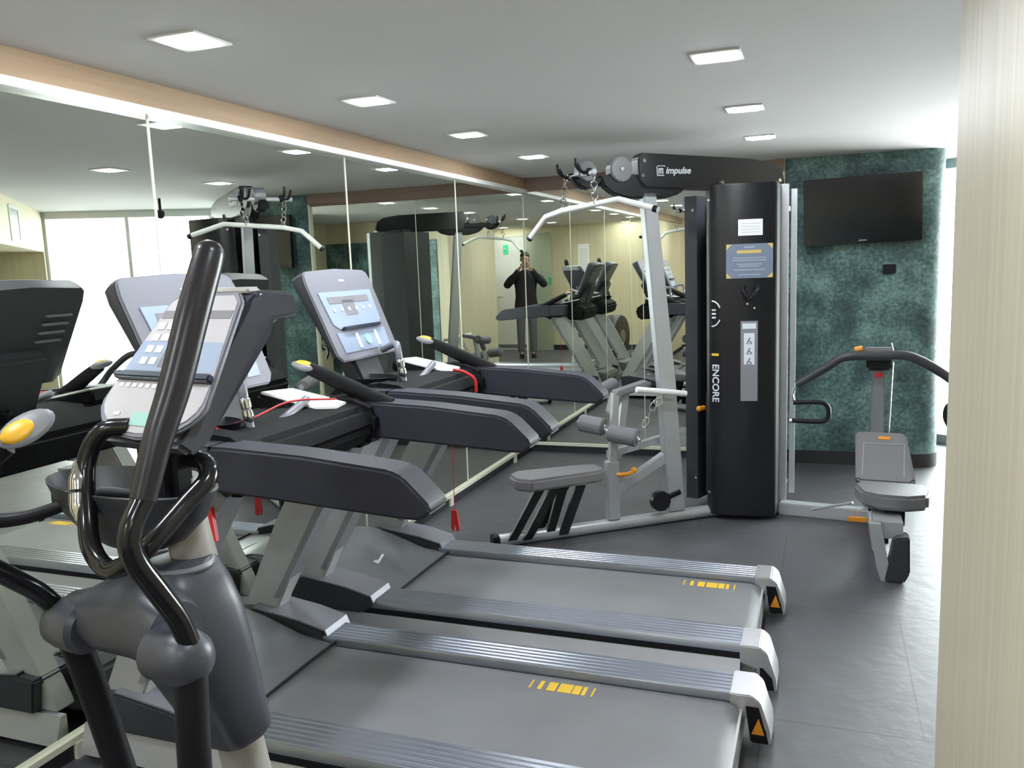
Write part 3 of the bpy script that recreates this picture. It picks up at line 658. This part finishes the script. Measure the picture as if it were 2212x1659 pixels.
gout(B().cyl((1.645, 5.19, .655), (1.625, 5.16, .655), .016, 12).ball((1.62, 5.15, .655), .018), 'weight_pin', 'orange')
bo = B()
for p in ((1.70, 5.033, .17), (1.70, 5.033, 1.90), (1.59, 5.235, .20), (1.58, 5.235, 1.86)): bo.cyl(p, (p[0]-.003, p[1]-.012, p[2]), .008, 12)
gout(bo, 'bolts', 'chrome')
# emblem, bar and lettering on the shroud edge (turned upright)
fdir = V((.305, .043, 0)).normalized(); fn = V((.141, -.99, 0))   # main face
ed = V((.09, -.033, 0)).normalized()
def edm(z, dx=0): return basis((1.722+dx, 5.0225, z), (0, 0, -1), (ed.x, ed.y, 0), V((0, 0, -1)).cross(ed))
n_e = V((0, 0, -1)).cross(ed)
if n_e.y > 0: pass
def edge_mtx(z): return basis(V((1.735, 5.018, z))+V((-.35, -.94, 0))*.002, (0, 0, -1), V((.94, -.30, 0)), V((0, 0, -1)).cross(V((.94, -.30, 0))))
text_mesh('shroud_lettering', 'ENCORE', .058, 'key', edge_mtx(.835), front, bold=.001)
lg = B(); em = edge_mtx(1.245)
for sg in (-1, 1):
    arc = [(sg*(.075*math.sin(a)), -.022+.058*math.cos(a)) for a in [math.radians(d) for d in (28, 48, 68, 88)]]
    lg.tube([(u, v, .001) for u, v in arc], .0045, 6, 4, mtx=em)
for u in (-.022, 0, .022): lg.box((u-.005, -.020, 0), (u+.005, .004, .003), mtx=em)
gout(lg, 'shroud_emblem', 'key', front)
for o in front.children:
    if o.name.startswith('shroud_lettering'): o.data.transform(gi)
b = B().box((-.007, -.022, 0), (.007, .022, .003), mtx=edge_mtx(1.005)); gout(b, 'shroud_stripe', 'ymark', front)
# things on main face
def fm(x, z, off=.0015):
    y = 5.012+(x-1.78)*.141; return basis(V((x, y, z))+V((.14, -.99, 0))*off, (.99, .141, 0), (0, 0, 1), (.141, -.99, 0))
pl = tag(B().box((-.068, -.046, 0), (.068, .046, .002), mtx=fm(1.93, 1.735), bev=.0008).out('white_notice', 'paper'), 'small white notice card at the top of the black gym tower', 'notice')
b = B()
for i in range(4): b.box((-.05, -.028+.016*i, .002), (.05, -.026+.016*i, .0026), mtx=fm(1.93, 1.735))
b.out('printed_lines', 'print', pl)
pb = tag(B().box((-.130, -.098, 0), (.130, .098, .003), mtx=fm(1.925, 1.545)).out('instruction_board', 'sign'), 'slate blue instruction board with gold heading on the black gym tower', 'sign')
B().box((-.07, .044, .003), (.065, .062, .004), mtx=fm(1.925, 1.545)).out('gold_heading', 'gold', pb)
for sx, sz in ((-1, 1), (1, 1), (-1, -1), (1, -1)): B().prism([(sx*.128, sz*.096), (sx*.098, sz*.096), (sx*.128, sz*.066)], XY, .003, .004, mtx=fm(1.925, 1.545)).out('gold_corner', 'gold', pb)
b = B()
for z, w in ((.018, .09), (.004, .095), (-.018, .07), (-.030, .055), (-.050, .085), (-.078, .06)): b.box((-w, z-.003, .003), (w, z+.003, .004), mtx=fm(1.925, 1.545))
b.box((-.03, .074, .003), (.03, .083, .004), mtx=fm(1.925, 1.545)).out('printed_lines', 'print', pb)
gs = B().box((-.048, -.235, 0), (.048, .235, .003), mtx=fm(1.925, .965)); guide = gout(gs, 'exercise_guide', 'label', front)
b = B().box((-.030, -.02, .003), (.030, .165, .004), mtx=fm(1.925, .965)).box((-.038, .19, .003), (.038, .222, .004), mtx=fm(1.925, .965)); gout(b, 'guide_card', 'key', front)
b = B()
for z in (.12, .06, .0):
    b.tube([(-.012, z-.012, .004), (-.002, z+.006, .004), (.004, z+.018, .004)], .0025, 6, 2, mtx=fm(1.925, .965)).tube([(.0, z, .004), (.014, z-.012, .004)], .0025, 6, 1, mtx=fm(1.925, .965)).box((-.018, z-.018, .0035), (.018, z-.015, .0045), mtx=fm(1.925, .965))
gout(b, 'guide_figures', 'ink', front)
b = B()
for i in range(9): b.box((-.038, -.215+.02*i, .003), (.038, -.2135+.02*i, .0038), mtx=fm(1.925, .965))
gout(b, 'guide_lines', 'lcd', front)
gout(B().tube([(1.90, 5.02, 1.40), (1.895, 4.985, 1.38), (1.93, 4.98, 1.33), (1.97, 4.99, 1.385), (1.965, 5.03, 1.40)], .010, 10, 5).ball((1.925, 5.0, 1.345), .018).box((1.90, 4.99, 1.32), (1.95, 5.035, 1.40), bev=.006), 'accessory_hook', 'black')
gout(B().cyl((1.915, 5.03, 1.30), (1.915, 5.018, 1.30), .006, 10).cyl((1.955, 5.035, 1.275), (1.955, 5.02, 1.275), .006, 10), 'hook_screws', 'chrome')
# logo on top beam: facing the camera (-nv side)
bmx = basis(E(1.10, 2.068, -.0465), ev, (0, 0, 1), -nv)
text_mesh('beam_lettering', 'impulse', .052, 'key', gi @ basis(E(1.115, 2.066, -.0465), ev, (0, 0, 1), -nv), beam, shear=.25, bold=.001)
lg = B(); bx2 = basis(E(1.005, 2.066, -.0465), ev, (0, 0, 1), -nv)
lg.tube([(-.022, -.026, 0), (-.024, .022, 0), (-.018, .027, 0), (.026, .027, 0), (.026, .020, 0)], .0028, 6, 1, mtx=bx2).tube([(-.022, -.026, 0), (.020, -.026, 0)], .0028, 6, 1, mtx=bx2)
for u in (-.012, 0, .012): lg.box((u-.003, -.018, -.001), (u+.003, .010, .002), mtx=bx2)
lg.box((-.012, .008, -.001), (.015, .014, .002), mtx=bx2)
gout(lg, 'beam_emblem', 'key', beam)
gout(B().box((1.43, 0, 0), (1.44, .01, .01)).prism([(1.50, 2.085), (1.60, 2.085), (1.63, 2.065), (1.53, 2.060)], EP, -.048, -.045), 'beam_highlight_decal', 'key', beam) if False else None
bo = B()
for s, z in ((.90, 2.12), (.89, 2.04), (1.40, 2.00), (1.79, 2.01)): bo.cyl(E(s, z, -.045), E(s, z, -.055), .011, 12)
gout(bo, 'beam_bolts', 'chrome', beam)
# right hand posts
gout(B().box((2.085, 5.28, .07), (2.128, 5.33, 1.985)), 'silver_post', 'silver')
gout(B().box((2.140, 5.36, .10), (2.172, 5.40, 1.96)), 'rail_post', 'silver')
gout(B().box((2.115, 5.36, 1.83), (2.135, 5.38, 1.86)).box((2.115, 5.36, .16), (2.135, 5.38, .19)), 'post_bracket', 'chrome')
# pressing station on the right
gout(B().prism([(2.09, 5.20), (2.62, 5.14), (2.63, 5.22), (2.10, 5.29)], XY, .0, .075, bev=.006), 'cross_beam', 'silver')
gout(B().box((2.585, 4.62, .01), (2.655, 5.30, .075), bev=.006), 'seat_beam', 'silver')
gout(B().box((2.595, 5.18, .07), (2.665, 5.25, .94), bev=.006), 'press_upright', 'gray')
gout(B().box((2.565, 5.15, .90), (2.695, 5.26, .985), bev=.012), 'pivot_head', 'black')
gout(B().tube([(2.19, 5.12, .82), (2.36, 5.11, .93), (2.45, 5.10, .985), (2.62, 5.10, .99), (2.79, 5.10, .985), (2.98, 5.10, .87), (3.06, 5.08, .78), (3.06, 4.98, .70)], .026, 14, 4), 'press_arm', 'dark')
gout(B().tube([(2.17, 5.1, .715), (2.31, 5.1, .72), (2.355, 5.1, .70), (2.365, 5.1, .66), (2.355, 5.1, .62), (2.31, 5.1, .605), (2.165, 5.1, .608)], .014, 12, 4), 'press_handle', 'black')
gout(B().tube([(2.99, 5.05, .60), (2.965, 5.05, .66), (2.975, 5.05, .72), (3.02, 5.05, .74)], .016, 12, 4), 'press_handle', 'black')
gout(B().cyl((2.165, 5.1, .608), (2.15, 5.1, .606), .018, 12).tube([(2.18, 5.12, .80), (2.165, 5.12, .76), (2.175, 5.12, .72)], .006, 8, 2), 'handle_fitting', 'chrome')
gout(B().cyl((2.50, 5.13, 1.02), (2.54, 5.13, 1.03), .018, 12).box((2.52, 5.12, .985), (2.60, 5.16, 1.01), bev=.004), 'range_adjuster', 'orange')
gout(B().box((2.55, 5.14, .99), (2.70, 5.22, 1.03), bev=.008), 'head_cover', 'gray')
gout(B().cyl((2.685, 5.12, 1.06), (2.705, 5.12, .98), .006, 8).cyl((2.70, 5.14, .95), (2.675, 5.16, .10), .005, 8), 'cable', 'chrome')
gout(B().box((2.61, 5.172, .86), (2.65, 5.18, .885)), 'upright_label', 'red')
# seat + back pad
m = Matrix.Translation((2.665, 4.50, .350)) @ Matrix.Scale(1.13, 4) @ Matrix.Rotation(math.radians(-6), 4, 'Z') @ Matrix.Rotation(math.radians(2), 4, 'X')
gout(B().prism([(-.145, .10), (-.158, .02), (-.12, -.09), (-.05, -.125), (.07, -.125), (.145, -.08), (.158, .02), (.13, .10)], XY, -.035, .035, mtx=m, bev=.014), 'press_seat', 'vinyl')
m = Matrix.Translation((2.645, 4.83, .445)) @ Matrix.Rotation(math.radians(-4), 4, 'Z') @ Matrix.Rotation(math.radians(-55), 4, 'X')
bp = gout(B().prism([(-.150, .19), (-.135, -.15), (-.11, -.17), (.13, -.17), (.155, -.14), (.110, .185), (.09, .20), (-.130, .20)], lambda u, v, w: (u, w, v), -.03, .03, mtx=m, bev=.012), 'back_pad', 'vinyl')
gout(B().box((-.105, -.033, .10), (.095, -.0305, .104), mtx=m).box((-.105, -.033, -.13), (-.102, -.0305, .104), mtx=m).box((.098, -.033, -.13), (.101, -.0305, .104), mtx=m), 'pad_stitching', 'upright', bp)
gout(B().box((-.03, -.034, .135), (.03, -.0305, .158), mtx=m, bev=.001), 'pad_emblem', 'orange', bp)
gout(B().box((2.60, 4.58, .07), (2.66, 4.66, .34)).box((2.60, 4.72, .07), (2.65, 4.95, .12)), 'seat_stem', 'black')
gout(B().prism([(2.625, .33), (2.72, .33), (2.72, .22), (2.625, .22)], XZ, 4.42, 4.58), 'seat_carriage', 'black')
# V shaped front foot
gout(B().prism([(2.545, .28), (2.60, .28), (2.64, .07), (2.655, .0), (2.605, .0), (2.585, .06)], XZ, 4.22, 4.27), 'front_leg', 'silver')
gout(B().prism([(2.62, .0), (2.66, .22), (2.725, .23), (2.730, .05), (2.705, .0)], XZ, 4.20, 4.30, bev=.008), 'front_leg_plate', 'dark')
gout(B().box((2.60, 4.28, .01), (2.66, 4.64, .07)).box((2.57, 4.26, .20), (2.70, 4.50, .28)), 'front_beam', 'silver')
gout(B().box((2.48, 5.06, .03), (2.58, 5.08, .055), mtx=None), 'beam_label', 'orange')
gout(B().tube([(2.28, 5.15, .06), (2.50, 5.0, .16)], .008, 8, 1), 'support_rod', 'silver')

# ================================================================== TV and small things on the teal wall
TV = thing('television', 'flat black television mounted on the teal mottled wall', 'television', (2.57, D-.012, 1.87), math.radians(4.5))
m = Matrix.Rotation(math.radians(-1.2), 4, 'Y')
B().box((-.39, -.085, -.235), (.39, -.045, .235), mtx=m, bev=.006).out('bezel', 'gloss', TV)
B().box((-.365, -.087, -.195), (.365, -.0845, .215), mtx=m).out('screen', 'gloss', TV)
B().box((-.12, -.05, -.10), (.12, .0, .10)).out('wall_bracket', 'black', TV)
B().box((-.025, -.0875, -.218), (.03, -.085, -.208), mtx=m).out('maker_plate', 'gray', TV)
B().cyl((-.35, -.09, -.21), (-.35, -.085, -.21), .004, 10).out('standby_light', 'red', TV)
tag(B().box((2.725, D-.04, 1.415), (2.81, D-.012, 1.480), bev=.004).out('wall_socket', 'black'), 'small black socket box on the teal wall below the television', 'socket')

# air vent on bulkhead
VN = thing('air_vent', 'dark square air grille with white frame in the beige bulkhead, seen in the mirror', 'air vent', tuple(Pq(.80, 0)+V((0, 0, 2.06))), math.atan2(pd.y, pd.x))
b = B()
for q in ((-.22, -.145, .22, -.125), (-.22, .125, .22, .145), (-.22, -.125, -.195, .125), (.195, -.125, .22, .125)): b.box((q[0], 0.0, q[1]), (q[2], .006, q[3]))
b.out('frame', 'white', VN)
b = B().box((-.195, .0, -.125), (.195, .002, .125))
for i in range(11): b.box((-.19, .002, -.118+.022*i), (.19, .005, -.115+.022*i))
b.out('grille', 'black', VN)

# ================================================================== behind the camera
dr = struct(B().box((2.88, -1.6, .0), (3.50, -1.575, 2.10)).out('door_1', 'white'))
B().box((2.84, -1.6, 0), (2.88, -1.565, 2.14)).box((3.50, -1.6, 0), (3.54, -1.565, 2.14)).box((2.88, -1.6, 2.10), (3.50, -1.565, 2.14)).out('door_frame', 'cream', dr)
B().box((2.885, -1.575, .03), (3.495, -1.570, .10)).out('kick_plate', 'gray', dr)
B().cyl((3.42, -1.575, 1.0), (3.42, -1.53, 1.0), .012, 12).cyl((3.42, -1.53, 1.0), (3.32, -1.53, 1.0), .010, 12).out('door_handle', 'chrome', dr)
b = B().box((3.19, -1.574, 1.78), (3.29, -1.571, 1.96)); sg_ = tag(b.out('exit_sign', 'green'), 'small green and white exit pictogram sign on the white door', 'sign')
B().box((3.20, -1.571, 1.86), (3.235, -1.5695, 1.875)).prism([(3.245, 1.885), (3.265, 1.91), (3.285, 1.885)], XZ, -1.571, -1.5695).box((3.205, -1.571, 1.80), (3.275, -1.5695, 1.808)).out('pictogram', 'paper', sg_)
tag(B().box((2.34, -1.52, .0), (2.82, -1.508, 2.15)).out('glass_screen', 'frost'), 'greenish frosted glass screen beside the white door, seen in the mirror', 'glass screen')
b = tag(B().box((2.345, -1.507, 1.20), (2.40, -1.503, 1.34)).out('green_notice', 'green'), 'small green notice stuck on the frosted glass screen', 'notice')
ps = tag(B().box((1.645, -1.6, 1.39), (1.855, -1.596, 1.915)).out('wall_poster', 'paper'), 'tall white paper notice on the beige wall behind, seen in the mirror', 'poster')
b = B()
for i in range(14): b.box((1.67, -1.596, 1.43+.03*i), (1.83, -1.595, 1.436+.03*i))
b.out('printed_lines', 'print', ps)
tag(B().ball((.70, -1.55, 1.99), .028).cyl((.70, -1.6, 1.99), (.70, -1.55, 1.99), .012, 12).out('security_camera', 'black'), 'small dark camera on the beige wall behind, seen in the corner mirrors', 'camera')
tag(B().ball((3.18, 6.0, 2.13), .040).cyl((3.18, 6.0, 2.13), (3.18, 6.0, ZC), .012, 12).out('security_camera', 'black'), 'small dark dome camera hanging from the ceiling before the bright window, seen in the mirror', 'camera')

# ================================================================== person taking the picture
PY = math.atan2(D, -CAM.x)  # direction to the corner
PF = V((math.cos(PY), math.sin(PY), 0)); PR = V((PF.y, -PF.x, 0))
PO = CAM-PF*.36; PO.z = 0
PER = thing('person', 'person in a black jacket and grey trousers photographing the room, seen in the corner mirrors', 'person', tuple(PO), math.atan2(PR.y, PR.x))
# local: x right, y forward
def skin_obj(name, nodes, edges, m, parent, sub=2, root=0):
    me = bpy.data.meshes.new(name); me.from_pydata([n[0] for n in nodes], edges, []); o = bpy.data.objects.new(name, me); COL.objects.link(o); o.parent = parent
    s = o.modifiers.new('skin', 'SKIN'); s.use_smooth_shade = True
    for i, n in enumerate(nodes):
        r = n[1] if hasattr(n[1], '__len__') else (n[1], n[1]); me.skin_vertices[0].data[i].radius = r; me.skin_vertices[0].data[i].use_root = (i == root)
    if sub: ss = o.modifiers.new('sub', 'SUBSURF'); ss.levels = sub; ss.render_levels = sub
    me.materials.append(M[m]); return o
# body surface: head, neck, torso core, arms, hands, legs as one skinned chain
nodes = [((0, 0, .95), (.13, .09)), ((0, 0, 1.15), (.12, .085)), ((0, -.01, 1.36), (.14, .085)), ((0, .0, 1.46), (.055, .055)), ((0, .010, 1.55), (.05, .052)), ((0, .02, 1.64), (.066, .082)), ((0, .015, 1.715), (.070, .088)), ((0, .010, 1.765), (.045, .055))]
edges = [(0, 1), (1, 2), (2, 3), (3, 4), (4, 5), (5, 6), (6, 7)]
for sg in (-1, 1):
    k = len(nodes)
    nodes += [((sg*.17, -.01, 1.40), .05), ((sg*.31, .04, 1.25), .040), ((sg*.165, .21, 1.41), .028), ((sg*.10, .275, 1.505), (.022, .024)), ((sg*.082, .300, 1.550), (.014, .028))]
    edges += [(2, k), (k, k+1), (k+1, k+2), (k+2, k+3), (k+3, k+4)]
    k = len(nodes)
    nodes += [((sg*.10, 0, .86), .080), ((sg*.10, .02, .48), .052), ((sg*.10, -.01, .09), .036), ((sg*.10, .09, .04), (.034, .028))]
    edges += [(0, k), (k, k+1), (k+1, k+2), (k+2, k+3)]
skin_obj('body', nodes, edges, 'skin', PER)
# fingers curled round the camera body
for sg in (-1, 1):
    fb = B()
    for i, (dz, ln_) in enumerate(((.030, .050), (.012, .056), (-.006, .052), (-.024, .042))):
        a = V((sg*.074, .318, 1.562+dz)); fb.tube([a, a+V((-sg*.012, .024, .002)), a+V((-sg*.030, .032, 0)), a+V((-sg*ln_, .026, -.002))], .0085, 8, 3, rs=[.0095, .009, .0085, .007])
    fb.tube([(sg*.075, .300, 1.535), (sg*.060, .292, 1.545), (sg*.040, .290, 1.556)], .0095, 8, 3, rs=[.011, .010, .008])
    fb.out('fingers', 'skin', PER)
fb = B(); fb.ball((0, .100, 1.650), (.013, .022, .022)).out('nose', 'skin', PER)
B().ball((-.028, .096, 1.680), (.011, .007, .008)).ball((.028, .096, 1.680), (.011, .007, .008)).out('eyes', 'hair', PER)
B().ball((-.074, .015, 1.665), (.010, .02, .032)).ball((.074, .015, 1.665), (.010, .02, .032)).out('ears', 'skin', PER)
B().ball((0, .094, 1.610), (.024, .008, .006)).out('mouth', 'red', PER)
hb_ = B(); hb_.ball((0, -.01, 1.735), (.080, .096, .068)).ball((0, -.05, 1.68), (.074, .060, .07)).out('hair', 'hair', PER)
B().loft([[(hw*math.cos(a), yc_+hd*math.sin(a), z) for a in [2*math.pi*k/28 for k in range(28)]] for z, hw, hd, yc_ in ((.80, .205, .135, 0), (.90, .198, .132, 0), (1.05, .178, .122, 0), (1.18, .182, .122, 0), (1.30, .202, .125, -.01), (1.38, .205, .115, -.01), (1.43, .165, .095, -.01), (1.465, .095, .075, 0), (1.495, .062, .062, 0))]).out('jacket', 'jacket', PER, smooth=True, ang=70)
for sg in (-1, 1):
    B().tube([(sg*.15, -.01, 1.385), (sg*.24, .0, 1.33), (sg*.31, .04, 1.25), (sg*.26, .12, 1.30), (sg*.17, .21, 1.41), (sg*.115, .262, 1.49)], .06, 16, 5, rs=[.078, .074, .066, .062, .052, .042]).out('jacket_sleeve', 'jacket', PER)
tn = [((0, 0, .93), (.115, .085)), ]; te = []
for sg in (-1, 1):
    k = len(tn); tn += [((sg*.095, 0, .80), .088), ((sg*.105, .02, .48), .076), ((sg*.105, -.01, .06), .064)]; te += [(0, k), (k, k+1), (k+1, k+2)]
skin_obj('trousers', tn, te, 'trouser', PER)
for sg in (-1, 1):
    B().loft([[(sg*.10+w*math.cos(a)*.9, y, max(0, zc+h*math.sin(a))) for a in [2*math.pi*k/16 for k in range(16)]] for y, w, zc, h in ((-.085, .020, .035, .03), (-.07, .040, .045, .05), (0, .044, .055, .06), (.08, .048, .035, .035), (.15, .042, .028, .028), (.18, .018, .022, .018))]).out('shoe', 'black', PER)
pc = tag(B().box((-.055, -.012, -.033), (.055, .004, .033), bev=.004).out('compact_camera', 'black'), 'small black camera held up in front of the photographer\'s face, seen in the mirror', 'camera')
pc.matrix_world = Matrix.Translation(CAM-fw*.030) @ basis((0, 0, 0), rt2, fw, up2)
